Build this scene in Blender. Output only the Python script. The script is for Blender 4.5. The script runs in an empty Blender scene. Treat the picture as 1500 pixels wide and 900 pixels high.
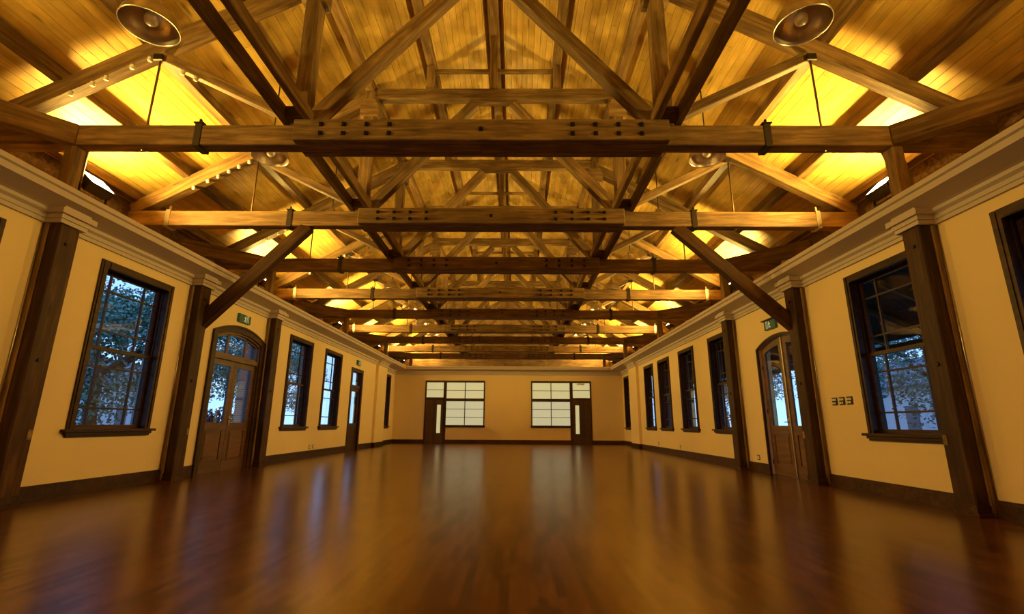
import bpy, bmesh, math, random
from mathutils import Vector, Matrix, Quaternion
R = random.Random(7)
C = bpy.context.scene.collection
SC = bpy.context.scene

# ---------------------------------------------------------------- camera
F_PX, TILT, YAW, ROLL = 704.45, .239, -.0082, -.0057
cam = bpy.data.cameras.new('camera'); cam.sensor_width = 36; cam.lens = F_PX/1500*36; cam.clip_start = .05; cam.clip_end = 500
co = bpy.data.objects.new('camera', cam); C.objects.link(co)
fwd = Vector((math.sin(YAW)*math.cos(TILT), math.cos(YAW)*math.cos(TILT), math.sin(TILT)))
rgt = Vector((math.cos(YAW), -math.sin(YAW), 0)); upv = rgt.cross(fwd)
rx = math.cos(ROLL)*rgt - math.sin(ROLL)*upv; ry = math.sin(ROLL)*rgt + math.cos(ROLL)*upv
M = Matrix((rx, ry, -fwd)).transposed().to_4x4(); M.translation = Vector((.384, 0, 1.0))
co.matrix_world = M
SC.camera = co
# ---------------------------------------------------------------- world: dusk sky
SKY = 2.1
wd = bpy.data.worlds.new('world'); SC.world = wd; wd.use_nodes = True
nt = wd.node_tree; bg = nt.nodes['Background']
tc = nt.nodes.new('ShaderNodeTexCoord'); sx = nt.nodes.new('ShaderNodeSeparateXYZ'); rp = nt.nodes.new('ShaderNodeValToRGB')
rp.color_ramp.elements[0].position = 0; rp.color_ramp.elements[0].color = (.36, .62, 1.0, 1)
rp.color_ramp.elements[1].position = .7; rp.color_ramp.elements[1].color = (.14, .33, .85, 1)
nt.links.new(tc.outputs['Generated'], sx.inputs[0]); nt.links.new(sx.outputs['Z'], rp.inputs[0])
nt.links.new(rp.outputs[0], bg.inputs['Color']); bg.inputs['Strength'].default_value = SKY
# ---------------------------------------------------------------- exposure
SC.view_settings.view_transform = 'Standard'; SC.view_settings.look = 'None'
SC.view_settings.gamma = 1; SC.view_settings.use_curve_mapping = False
SC.view_settings.exposure = 0.0
SC.cycles.max_bounces = 10; SC.cycles.diffuse_bounces = 6; SC.cycles.transparent_max_bounces = 16
FLOOD_W = 480; FLOOD_COL = (1.0, .65, .13)

# ---------------------------------------------------------------- dimensions
W = 5.85; YF = 26.0; YB = -5.0; ZC = 3.98; XT = -.13
T = [6.244+2.955*i for i in range(9)]; SP = 2.955
TB, TT = 4.955, 5.283
RS = .555                       # roof slope

# ---------------------------------------------------------------- materials
def newmat(n):
    m = bpy.data.materials.new(n); m.use_nodes = True
    return m, m.node_tree, m.node_tree.nodes['Principled BSDF']
def N(t, ty, **k):
    n = t.nodes.new(ty)
    for a, b in k.items():
        if a in n.inputs: n.inputs[a].default_value = b
        else: setattr(n, a, b)
    return n
def flat(n, col, rough=.5, metal=0, emit=None, es=0):
    m, t, b = newmat(n)
    b.inputs['Base Color'].default_value = (*col, 1); b.inputs['Roughness'].default_value = rough; b.inputs['Metallic'].default_value = metal
    if emit: b.inputs['Emission Color'].default_value = (*emit, 1); b.inputs['Emission Strength'].default_value = es
    nz = N(t, 'ShaderNodeTexNoise', Scale=30.0); tcn = N(t, 'ShaderNodeTexCoord'); t.links.new(tcn.outputs['Object'], nz.inputs['Vector'])
    bp = N(t, 'ShaderNodeBump', Strength=.08, Distance=.01); t.links.new(nz.outputs[0], bp.inputs['Height']); t.links.new(bp.outputs[0], b.inputs['Normal'])
    return m
def wood(n, c1, c2, c3, rough=.6, spec=.5, along='X', scale=1.0, island=False, rnd=.25, bump=.35, knots=True):
    m, t, b = newmat(n); L = t.links
    tcn = N(t, 'ShaderNodeTexCoord'); oi = N(t, 'ShaderNodeObjectInfo')
    mp = N(t, 'ShaderNodeMapping')
    s = {'X': (1.2, 14, 14), 'Y': (14, 1.2, 14), 'Z': (14, 14, 1.2)}[along]
    mp.inputs['Scale'].default_value = [v*scale for v in s]
    ad = N(t, 'ShaderNodeVectorMath', operation='ADD')
    mu = N(t, 'ShaderNodeMath', operation='MULTIPLY'); mu.inputs[1].default_value = 37.0
    rsrc = oi.outputs['Random']
    if island:
        ge = N(t, 'ShaderNodeNewGeometry'); rsrc = ge.outputs['Random Per Island']
    L.new(rsrc, mu.inputs[0]); L.new(tcn.outputs['Object'], mp.inputs[0]); L.new(mp.outputs[0], ad.inputs[0]); L.new(mu.outputs[0], ad.inputs[1])
    nz = N(t, 'ShaderNodeTexNoise', Scale=1.0, Detail=6.0, Roughness=.62, Distortion=.6); L.new(ad.outputs[0], nz.inputs['Vector'])
    r = N(t, 'ShaderNodeValToRGB'); e = r.color_ramp.elements
    e[0].position = .28; e[0].color = (*c1, 1); e[1].position = .72; e[1].color = (*c3, 1); q = e.new(.5); q.color = (*c2, 1)
    L.new(nz.outputs[0], r.inputs[0])
    # broad patches
    n2 = N(t, 'ShaderNodeTexNoise', Scale=1.7, Detail=3.0); L.new(tcn.outputs['Object'], n2.inputs['Vector'])
    hs = N(t, 'ShaderNodeHueSaturation'); 
    mr = N(t, 'ShaderNodeMapRange'); mr.inputs['To Min'].default_value = 1-rnd; mr.inputs['To Max'].default_value = 1+rnd
    L.new(rsrc, mr.inputs['Value'])
    m2 = N(t, 'ShaderNodeMapRange'); m2.inputs['From Min'].default_value = .3; m2.inputs['From Max'].default_value = .7; m2.inputs['To Min'].default_value = .78; m2.inputs['To Max'].default_value = 1.2
    L.new(n2.outputs[0], m2.inputs['Value'])
    mm = N(t, 'ShaderNodeMath', operation='MULTIPLY'); L.new(mr.outputs[0], mm.inputs[0]); L.new(m2.outputs[0], mm.inputs[1])
    L.new(mm.outputs[0], hs.inputs['Value']); L.new(r.outputs[0], hs.inputs['Color'])
    col = hs.outputs[0]
    if knots:
        mk = N(t, 'ShaderNodeMapping'); mk.inputs['Scale'].default_value = [v*scale for v in {'X': (1.0, 5, 5), 'Y': (5, 1.0, 5), 'Z': (5, 5, 1.0)}[along]]
        ak = N(t, 'ShaderNodeVectorMath', operation='ADD'); L.new(mk.outputs[0], ak.inputs[0]); L.new(mu.outputs[0], ak.inputs[1])
        L.new(tcn.outputs['Object'], mk.inputs[0]); vo = N(t, 'ShaderNodeTexVoronoi', Scale=1.0); L.new(ak.outputs[0], vo.inputs['Vector'])
        kr = N(t, 'ShaderNodeMapRange'); kr.inputs['From Min'].default_value = .05; kr.inputs['From Max'].default_value = .13; kr.inputs['To Min'].default_value = .35; kr.inputs['To Max'].default_value = 1
        L.new(vo.outputs['Distance'], kr.inputs['Value'])
        mx = N(t, 'ShaderNodeMix', data_type='RGBA', blend_type='MULTIPLY'); mx.inputs['Factor'].default_value = .8
        L.new(col, mx.inputs[6]); L.new(kr.outputs[0], mx.inputs[7]); col = mx.outputs[2]
    L.new(col, b.inputs['Base Color']); b.inputs['Roughness'].default_value = rough; b.inputs['Specular IOR Level'].default_value = spec
    bp = N(t, 'ShaderNodeBump', Strength=bump, Distance=.01); L.new(nz.outputs[0], bp.inputs['Height']); L.new(bp.outputs[0], b.inputs['Normal'])
    return m
def plaster(n, col, var=.05):
    m, t, b = newmat(n); L = t.links
    tcn = N(t, 'ShaderNodeTexCoord'); n2 = N(t, 'ShaderNodeTexNoise', Scale=.8, Detail=4.0); L.new(tcn.outputs['Object'], n2.inputs['Vector'])
    m2 = N(t, 'ShaderNodeMapRange'); m2.inputs['To Min'].default_value = 1-var; m2.inputs['To Max'].default_value = 1+var
    L.new(n2.outputs[0], m2.inputs['Value']); hs = N(t, 'ShaderNodeHueSaturation'); hs.inputs['Color'].default_value = (*col, 1)
    L.new(m2.outputs[0], hs.inputs['Value']); L.new(hs.outputs[0], b.inputs['Base Color']); b.inputs['Roughness'].default_value = .75
    n3 = N(t, 'ShaderNodeTexNoise', Scale=25.0, Detail=3.0); L.new(tcn.outputs['Object'], n3.inputs['Vector'])
    bp = N(t, 'ShaderNodeBump', Strength=.06, Distance=.01); L.new(n3.outputs[0], bp.inputs['Height']); L.new(bp.outputs[0], b.inputs['Normal'])
    return m
M_timber = wood('old_timber', (.07, .035, .010), (.17, .095, .030), (.31, .19, .065), rough=.6, spec=.3, rnd=.22)
M_dark = wood('dark_timber', (.022, .008, .002), (.050, .019, .005), (.100, .044, .013), rough=.5, spec=.22)
M_dirty = wood('rough_timber', (.10, .055, .02), (.24, .14, .055), (.38, .25, .11), rough=.8)
M_board = wood('ceiling_board', (.50, .30, .06), (.62, .40, .085), (.72, .49, .125), rough=.5, spec=.35, rnd=.13, bump=.12, scale=.8)
M_boardi = wood('ceiling_board_joined', (.50, .30, .06), (.62, .40, .085), (.72, .49, .125), rough=.5, spec=.35, rnd=.13, bump=.12, island=True, scale=.8)
M_frame = wood('frame_wood', (.024, .009, .0025), (.046, .018, .005), (.078, .033, .010), rough=.42, spec=.25, knots=False)
M_door = wood('door_wood', (.085, .034, .009), (.13, .055, .015), (.19, .085, .026), rough=.35, knots=False)
M_doord = wood('dark_door_wood', (.05, .02, .008), (.075, .032, .012), (.10, .045, .018), rough=.5, along='Z', knots=False)
M_wall = plaster('wall_plaster', (.80, .60, .30))
M_white = plaster('cornice_plaster', (.54, .44, .38))
M_iron = flat('black_iron', (.03, .02, .015), .5, .6)
M_steel = flat('steel', (.55, .5, .45), .3, 1)
M_rod = flat('rusty_rod', (.20, .12, .06), .45, .7)
M_brass = flat('brass', (.75, .55, .25), .25, 1)
M_porc = flat('porcelain', (.85, .80, .68), .2)
M_white_p = flat('white_plastic', (.75, .68, .52), .4)
M_shade = flat('lamp_metal', (.74, .66, .58), .30, 1)
M_bulb = flat('bulb_glass', (.75, .68, .6), .08)
M_lens = flat('lit_lens', (1, .9, .6), .3, 0, (1, .72, .30), 60)
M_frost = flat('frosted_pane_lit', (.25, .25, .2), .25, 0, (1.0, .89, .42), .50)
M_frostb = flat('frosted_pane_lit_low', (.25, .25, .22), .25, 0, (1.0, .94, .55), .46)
M_green = flat('sign_green', (.02, .07, .03), .4, 0, (.02, .10, .04), .12)
M_signw = flat('sign_white', (.7, .75, .6), .4, 0, (.6, .75, .5), .25)
M_soil = flat('ground', (.10, .11, .07), .9)
M_paving = flat('paving', (.42, .42, .40), .8)
M_house = flat('pale_house', (.65, .66, .68), .8)
M_roofing = flat('grey_roof', (.12, .13, .15), .7)
M_bark = wood('bark', (.04, .03, .02), (.09, .065, .045), (.15, .11, .08), rough=.9, along='Z', knots=False, bump=.8)
def glass():
    m = bpy.data.materials.new('window_glass'); m.use_nodes = True; t = m.node_tree; t.nodes.clear()
    o = N(t, 'ShaderNodeOutputMaterial'); mx = N(t, 'ShaderNodeMixShader'); tr = N(t, 'ShaderNodeBsdfTransparent'); gl = N(t, 'ShaderNodeBsdfGlossy', Roughness=.02)
    tr.inputs[0].default_value = (.92, .95, .97, 1)
    lw = N(t, 'ShaderNodeLayerWeight', Blend=.5); pw = N(t, 'ShaderNodeMath', operation='POWER'); pw.inputs[1].default_value = 5.0; fr = N(t, 'ShaderNodeMath', operation='MULTIPLY_ADD'); fr.inputs[1].default_value = .95; fr.inputs[2].default_value = .035
    t.links.new(lw.outputs['Facing'], pw.inputs[0]); t.links.new(pw.outputs[0], fr.inputs[0])
    t.links.new(fr.outputs[0], mx.inputs[0]); t.links.new(tr.outputs[0], mx.inputs[1]); t.links.new(gl.outputs[0], mx.inputs[2]); t.links.new(mx.outputs[0], o.inputs[0])
    return m
M_glass = glass()
def leafmat(n, c1, c2):
    m, t, b = newmat(n); ge = N(t, 'ShaderNodeNewGeometry'); r = N(t, 'ShaderNodeValToRGB')
    r.color_ramp.elements[0].color = (*c1, 1); r.color_ramp.elements[1].color = (*c2, 1)
    t.links.new(ge.outputs['Random Per Island'], r.inputs[0]); t.links.new(r.outputs[0], b.inputs['Base Color']); b.inputs['Roughness'].default_value = .6
    return m
M_leaf = leafmat('green_leaves', (.05, .13, .08), (.26, .44, .28))
M_leafr = leafmat('red_leaves', (.14, .03, .03), (.35, .14, .10))
def floormat():
    m, t, b = newmat('parquet'); L = t.links
    tcn = N(t, 'ShaderNodeTexCoord'); s = N(t, 'ShaderNodeSeparateXYZ'); cb = N(t, 'ShaderNodeCombineXYZ')
    L.new(tcn.outputs['Object'], s.inputs[0]); L.new(s.outputs['Y'], cb.inputs['X']); L.new(s.outputs['X'], cb.inputs['Y'])
    br = N(t, 'ShaderNodeTexBrick', offset=.37, offset_frequency=2)
    br.inputs['Scale'].default_value = 1; br.inputs['Brick Width'].default_value = .46; br.inputs['Row Height'].default_value = .058
    br.inputs['Mortar Size'].default_value = .0015; br.inputs['Mortar Smooth'].default_value = .5; br.inputs['Bias'].default_value = -.1
    br.inputs['Color1'].default_value = (.065, .019, .003, 1); br.inputs['Color2'].default_value = (.185, .066, .012, 1); br.inputs['Mortar'].default_value = (.05, .017, .004, 1)
    L.new(cb.outputs[0], br.inputs['Vector'])
    mp = N(t, 'ShaderNodeMapping'); mp.inputs['Scale'].default_value = (22, 1.6, 1); L.new(tcn.outputs['Object'], mp.inputs[0])
    nz = N(t, 'ShaderNodeTexNoise', Scale=1.0, Detail=5.0); L.new(mp.outputs[0], nz.inputs['Vector'])
    mr = N(t, 'ShaderNodeMapRange'); mr.inputs['To Min'].default_value = .8; mr.inputs['To Max'].default_value = 1.2; L.new(nz.outputs[0], mr.inputs['Value'])
    hs = N(t, 'ShaderNodeHueSaturation'); L.new(br.outputs['Color'], hs.inputs['Color']); L.new(mr.outputs[0], hs.inputs['Value']); L.new(hs.outputs[0], b.inputs['Base Color'])
    n2 = N(t, 'ShaderNodeTexNoise', Scale=.9, Detail=4.0); L.new(tcn.outputs['Object'], n2.inputs['Vector'])
    rr = N(t, 'ShaderNodeMapRange'); rr.inputs['To Min'].default_value = .22; rr.inputs['To Max'].default_value = .25; L.new(n2.outputs[0], rr.inputs['Value']); L.new(rr.outputs[0], b.inputs['Roughness'])
    sp = N(t, 'ShaderNodeMapRange'); sp.inputs['From Min'].default_value = .03; sp.inputs['From Max'].default_value = .24; sp.inputs['To Min'].default_value = .34; sp.inputs['To Max'].default_value = .80
    s2 = N(t, 'ShaderNodeSeparateColor'); L.new(hs.outputs[0], s2.inputs[0]); L.new(s2.outputs[0], sp.inputs['Value']); L.new(sp.outputs[0], b.inputs['Specular IOR Level'])
    b2 = N(t, 'ShaderNodeBump', Strength=.05, Distance=.002, invert=True); L.new(br.outputs['Fac'], b2.inputs['Height']); L.new(b2.outputs[0], b.inputs['Normal'])
    return m
M_floor = floormat()
def brickmat():
    m, t, b = newmat('red_brick'); L = t.links
    tcn = N(t, 'ShaderNodeTexCoord'); s = N(t, 'ShaderNodeSeparateXYZ'); cb = N(t, 'ShaderNodeCombineXYZ'); a = N(t, 'ShaderNodeMath', operation='ADD')
    L.new(tcn.outputs['Object'], s.inputs[0]); L.new(s.outputs['X'], a.inputs[0]); L.new(s.outputs['Y'], a.inputs[1]); L.new(a.outputs[0], cb.inputs['X']); L.new(s.outputs['Z'], cb.inputs['Y'])
    br = N(t, 'ShaderNodeTexBrick'); br.inputs['Scale'].default_value = 1; br.inputs['Brick Width'].default_value = .23; br.inputs['Row Height'].default_value = .058; br.inputs['Mortar Size'].default_value = .006
    br.inputs['Color1'].default_value = (.42, .16, .11, 1); br.inputs['Color2'].default_value = (.55, .24, .17, 1); br.inputs['Mortar'].default_value = (.45, .40, .36, 1)
    L.new(cb.outputs[0], br.inputs['Vector']); L.new(br.outputs[0], b.inputs['Base Color']); b.inputs['Roughness'].default_value = .85
    bp = N(t, 'ShaderNodeBump', Strength=.5, Distance=.01, invert=True); L.new(br.outputs['Fac'], bp.inputs['Height']); L.new(bp.outputs[0], b.inputs['Normal'])
    return m
M_brick = brickmat()

# ---------------------------------------------------------------- helpers
def link(o, parent=None):
    C.objects.link(o)
    if parent: o.parent = parent
    return o
def tag(o, label=None, cat=None, group=None, kind=None):
    if label: o['label'] = label
    if cat: o['category'] = cat
    if group: o['group'] = group
    if kind: o['kind'] = kind
    return o
def empty(name, loc=(0, 0, 0), rz=0, label=None, cat=None, group=None, kind=None, parent=None):
    o = bpy.data.objects.new(name, None); o.empty_display_size = .1; link(o, parent)
    o.location = loc; o.rotation_euler = (0, 0, rz)
    return tag(o, label, cat, group, kind)
def mesh(name, bm, mat, parent=None, smooth=False, recalc=True):
    if recalc: bmesh.ops.recalc_face_normals(bm, faces=bm.faces)
    me = bpy.data.meshes.new(name); bm.to_mesh(me); bm.free(); me.materials.append(mat)
    if smooth: me.polygons.foreach_set('use_smooth', [True]*len(me.polygons))
    return link(bpy.data.objects.new(name, me), parent)
def B(bm, x0, x1, y0, y1, z0, z1):
    vs = [bm.verts.new((x, y, z)) for x in (x0, x1) for y in (y0, y1) for z in (z0, z1)]
    for f in ((0, 1, 3, 2), (4, 6, 7, 5), (0, 4, 5, 1), (2, 3, 7, 6), (0, 2, 6, 4), (1, 5, 7, 3)): bm.faces.new([vs[i] for i in f])
    return vs
def box(name, x0, x1, y0, y1, z0, z1, mat, parent=None, bev=0):
    bm = bmesh.new(); cx, cy, cz = (x0+x1)/2, (y0+y1)/2, (z0+z1)/2
    B(bm, x0-cx, x1-cx, y0-cy, y1-cy, z0-cz, z1-cz)
    if bev: bmesh.ops.bevel(bm, geom=bm.edges[:], offset=bev, segments=1, affect='EDGES')
    o = mesh(name, bm, mat, parent); o.location = (cx, cy, cz); return o
_bc = {}
def bar(name, p0, p1, w, h, mat, parent=None, up=(0, 0, 1), bev=.012, cuts=0):
    """a squared timber from p0 to p1; local X runs along it, h across 'up'"""
    p0, p1 = Vector(p0), Vector(p1); L = (p1-p0).length; k = (round(L, 3), w, h, mat.name, bev)
    if k not in _bc:
        bm = bmesh.new(); B(bm, -L/2, L/2, -w/2, w/2, -h/2, h/2)
        if bev: bmesh.ops.bevel(bm, geom=bm.edges[:], offset=bev, segments=1, affect='EDGES')
        bmesh.ops.recalc_face_normals(bm, faces=bm.faces)
        me = bpy.data.meshes.new(name); bm.to_mesh(me); bm.free(); me.materials.append(mat); _bc[k] = me
    o = link(bpy.data.objects.new(name, _bc[k]), parent)
    x = (p1-p0).normalized(); u = Vector(up); y = u.cross(x).normalized(); z = x.cross(y)
    m = Matrix((x, y, z)).transposed().to_4x4(); m.translation = (p0+p1)/2; o.matrix_local = m
    return o
def cyl(bm, p0, p1, r0, r1=None, n=10, cap=True):
    p0, p1 = Vector(p0), Vector(p1); r1 = r0 if r1 is None else r1
    x = (p1-p0).normalized(); a = x.orthogonal().normalized(); b = x.cross(a)
    A = [bm.verts.new(p0+r0*(math.cos(6.28318*i/n)*a+math.sin(6.28318*i/n)*b)) for i in range(n)]
    D = [bm.verts.new(p1+r1*(math.cos(6.28318*i/n)*a+math.sin(6.28318*i/n)*b)) for i in range(n)]
    for i in range(n): bm.faces.new((A[i], A[(i+1) % n], D[(i+1) % n], D[i]))
    if cap: bm.faces.new(A[::-1]); bm.faces.new(D)
def rod(name, p0, p1, r, mat, parent=None, n=10):
    bm = bmesh.new(); c = (Vector(p0)+Vector(p1))/2; cyl(bm, Vector(p0)-c, Vector(p1)-c, r, n=n); o = mesh(name, bm, mat, parent, True); o.location = c; return o
def lathe(name, prof, mat, parent=None, n=32, smooth=True):
    bm = bmesh.new(); rings = []
    for r, z in prof: rings.append([bm.verts.new((r*math.cos(6.28318*i/n), r*math.sin(6.28318*i/n), z)) for i in range(n)])
    for a, b in zip(rings, rings[1:]):
        for i in range(n): bm.faces.new((a[i], a[(i+1) % n], b[(i+1) % n], b[i]))
    bmesh.ops.remove_doubles(bm, verts=bm.verts, dist=1e-5)
    return mesh(name, bm, mat, parent, smooth)
def prism(bm, pts, y0, y1):
    """pts = [(x,z)] outline extruded along y"""
    a = [bm.verts.new((x, y0, z)) for x, z in pts]; b = [bm.verts.new((x, y1, z)) for x, z in pts]; n = len(pts)
    for i in range(n): bm.faces.new((a[i], a[(i+1) % n], b[(i+1) % n], b[i]))
    bm.faces.new(a); bm.faces.new(b[::-1])
def copy_tree(o, parent=None):
    c = o.copy(); C.objects.link(c)
    if parent: c.parent = parent
    for ch in list(o.children): copy_tree(ch, c)
    return c

# ---------------------------------------------------------------- floor
fl = box('floor', -6.6, 6.6, YB-.2, YF+.3, -.12, 0, M_floor); tag(fl, 'dark glossy parquet floor of the long hall', kind='structure')
# ---------------------------------------------------------------- walls. local frame: x = viewer's right, y = outward, z = up
FR = {'L': ((-W, 0, 0), math.pi/2), 'R': ((W, 0, 0), -math.pi/2), 'F': ((0, YF, 0), 0), 'B': ((0, YB, 0), math.pi)}
def lx(side, y): return y if side == 'L' else (-y if side == 'R' else y)
# openings: (centre Y, width, z0, z1)
WW, WZ0, WZ1 = 1.56, .86, 3.39
LWIN = [4.62, 7.6, 13.85, 16.40]; RWIN = [4.38, 6.92, 12.78, 15.42, 17.83, 19.87]
LD = (10.72, 2.06, 3.10, 2.88); LN = (18.98, 1.40, 3.08)
RD = (9.92, 1.84, 2.86, 2.66)
TH = .26
def arc_pts(x0, x1, zs, za, n=14):
    w = (x1-x0)/2; s = za-zs; r = (w*w+s*s)/(2*s); cz = za-r; xc = (x0+x1)/2
    a = math.asin(w/r)
    return [(xc+r*math.sin(-a+2*a*i/n), cz+r*math.cos(-a+2*a*i/n)) for i in range(n+1)]
def wallseg(bm, x0, x1, y0, y1, z1, ops):
    """ops: (x0,x1,z0,z1[,spring]) sorted"""
    x = x0
    for o in sorted(ops):
        B(bm, x, o[0], y0, y1, 0, z1)
        if o[2] > 0: B(bm, o[0], o[1], y0, y1, 0, o[2])
        B(bm, o[0], o[1], y0, y1, o[3], z1)
        if len(o) > 4:
            ar = arc_pts(o[0], o[1], o[4], o[3]); h = len(ar)//2+1
            prism(bm, [(o[0], o[3])]+ar[:h], y0, y1)
            prism(bm, ar[h-1:]+[(o[1], o[3])], y0, y1)
        x = o[1]
    B(bm, x, x1, y0, y1, 0, z1)
def op(side, c, w, z0, z1, *sp):
    l = lx(side, c); g = .03; return (l-w/2+g, l+w/2-g, z0, z1-.03, *[s-.03 for s in sp])
PIL0, PIL1, REC = 21.5, 22.95, .22
for side, nm in (('L', 'wall_left'), ('R', 'wall_right')):
    bm = bmesh.new(); ops = []
    if side == 'L':
        ops = [op(side, c, WW, WZ0, WZ1) for c in LWIN]+[op(side, LD[0], LD[1], 0, LD[2], LD[3]), op(side, LN[0], LN[1], 0, LN[2])]
    else:
        ops = [op(side, c, WW if i < 3 else (1.38 if i < 5 else 1.34), WZ0, WZ1) for i, c in enumerate(RWIN)]+[op(side, RD[0], RD[1], 0, RD[2], RD[3])]
    a, b = sorted((lx(side, YB), lx(side, PIL0)))
    wallseg(bm, a, b, 0, TH, ZC-.1, ops)
    a, b = sorted((lx(side, PIL0), lx(side, PIL1))); B(bm, a, b, -.12, TH+REC, 0, ZC-.1)
    a, b = sorted((lx(side, PIL1), lx(side, YF+.26))); rc = 24.3 if side == 'L' else 24.75
    wallseg(bm, a, b, REC, TH+REC, ZC-.1, [op(side, rc, 1.36, WZ0-.03, WZ1+.02)])
    o = mesh(nm, bm, M_wall); o.location = FR[side][0]; o.rotation_euler.z = FR[side][1]
    tag(o, 'cream plastered %s wall of the hall, pierced by windows and doors' % nm[5:], kind='structure')
# far partition: openings for the two door-and-window units
FU = [(-4.43, -1.25), (1.22, 4.41)]
bm = bmesh.new(); x = -6.35
for i, (a, b) in enumerate(FU):
    B(bm, x, a, 0, .2, 0, ZC-.1)
    B(bm, a, b, 0, .2, 3.25, ZC-.1)
    if i == 0: B(bm, a+1.02, b, 0, .2, 0, .88)
    else: B(bm, a, b-1.02, 0, .2, 0, .88)
    x = b
B(bm, x, 6.35, 0, .2, 0, ZC-.1)
o = mesh('wall_far', bm, M_wall); o.location = (0, YF, 0); tag(o, 'far end wall of the hall with two frosted glass door units', kind='structure')
o = box('wall_back', -6.35, 6.35, YB-.2, YB, 0, ZC-.1, M_wall); tag(o, 'plain plastered wall behind the viewer', kind='structure')

# ---------------------------------------------------------------- cornices (trim)
def cornice_prof(off, endw):   # (d inward, z)
    return [(off, 3.55), (off+.035, 3.55), (off+.035, 3.60), (off+.05, 3.61), (off+.055, 3.66), (off+.10, 3.69), (off+.10, 3.735), (off+.14, 3.75), (.40, 3.82), (.40, 3.90), (.43, 3.915), (.43, 3.98), (endw, 3.98), (endw, 3.93), (off, 3.93)]
def sweep(bm, prof, y0, y1, sx):
    a = [bm.verts.new((sx*(W-d), y0, z)) for d, z in prof]; b = [bm.verts.new((sx*(W-d), y1, z)) for d, z in prof]; n = len(prof)
    for i in range(n): bm.faces.new((a[i], a[(i+1) % n], b[(i+1) % n], b[i]))
    bm.faces.new(a); bm.faces.new(b[::-1])
for sx_, nm, lb in ((-1, 'trim_1', 'left'), (1, 'trim_2', 'right')):
    bm = bmesh.new()
    sweep(bm, cornice_prof(0, -1.85), YB, PIL0, sx_); sweep(bm, cornice_prof(.12, -1.85), PIL0, PIL1, sx_); sweep(bm, cornice_prof(-REC, -1.85), PIL1, YF, sx_)
    o = mesh(nm, bm, M_white); tag(o, 'pale moulded cornice running along the %s wall' % lb, kind='structure')
    for i in range(3):                                   # moulding steps forward over each post
        bm = bmesh.new(); s = sx_
        def cb(d, ya, yb, z0, z1): 
            x0, x1 = sorted((s*(W-d), s*(W+.01))); B(bm, x0, x1, T[i]-.21-ya, T[i]-.21+ya, z0, z1)
        cb(.25, .20, 0, 3.555, 3.61); cb(.27, .22, 0, 3.61, 3.67); cb(.31, .26, 0, 3.67, 3.745); cb(.27, .20, 0, 3.745, 3.84)
        mesh('capital', bm, M_white, o)
bm = bmesh.new()
pf = [(d, z) for d, z in cornice_prof(0, -.2)]
xa = W-.40
pr = []
for d, z in pf: pr.append((d, z))
a = [bm.verts.new((-(W+REC-.0) if d < .3 else -(W-d), YF-d, z)) for d, z in pr]; b = [bm.verts.new(((W+REC) if d < .3 else (W-d), YF-d, z)) for d, z in pr]
n = len(pr)
for i in range(n): bm.faces.new((a[i], a[(i+1) % n], b[(i+1) % n], b[i]))
bm.faces.new(a); bm.faces.new(b[::-1])
o = mesh('trim_3', bm, M_white); tag(o, 'pale cornice across the top of the far wall', kind='structure')

# ---------------------------------------------------------------- baseboards
def bb(name, segs, label):
    bm = bmesh.new()
    for (x0, x1, y0, y1) in segs:
        B(bm, x0, x1, y0, y1, 0, .165)
        q = .006; B(bm, x0+q*(1 if x1-x0 < .1 else 0), x1-q*(1 if x1-x0 < .1 else 0), y0+q*(1 if y1-y0 < .1 else 0), y1-q*(1 if y1-y0 < .1 else 0), .165, .195)
    o = mesh(name, bm, M_frame); return tag(o, label, kind='structure')
def ysegs(s, cuts):
    out = []; y = YB
    for a, b in cuts+[(PIL0, PIL0)]: out.append((y, a)); y = b
    r = []
    for a, b in out:
        x0, x1 = sorted((s*W, s*(W-.028))); r.append((x0, x1, a, b))
    x0, x1 = sorted((s*(W-.12), s*(W-.15))); r.append((x0, x1, PIL0-.03, PIL1+.03))
    x0, x1 = sorted((s*W, s*(W-.15))); r.append((x0, x1, PIL0-.03, PIL0))
    x0, x1 = sorted((s*(W+REC), s*(W-.15))); r.append((x0, x1, PIL1, PIL1+.03))
    x0, x1 = sorted((s*(W+REC), s*(W+REC-.028))); r.append((x0, x1, PIL1+.03, YF))
    return r
bb('baseboard_left', ysegs(-1, [(LD[0]-LD[1]/2, LD[0]+LD[1]/2), (LN[0]-LN[1]/2, LN[0]+LN[1]/2)]), 'dark wooden baseboard along the left wall')
bb('baseboard_right', ysegs(1, [(RD[0]-RD[1]/2, RD[0]+RD[1]/2)]), 'dark wooden baseboard along the right wall')
bb('baseboard_far', [(-W-REC, FU[0][0], YF-.028, YF), (FU[0][0]+1.02, FU[1][1]-1.02, YF-.028, YF), (FU[1][1], W+REC, YF-.028, YF)], 'dark wooden baseboard along the far wall')

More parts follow.
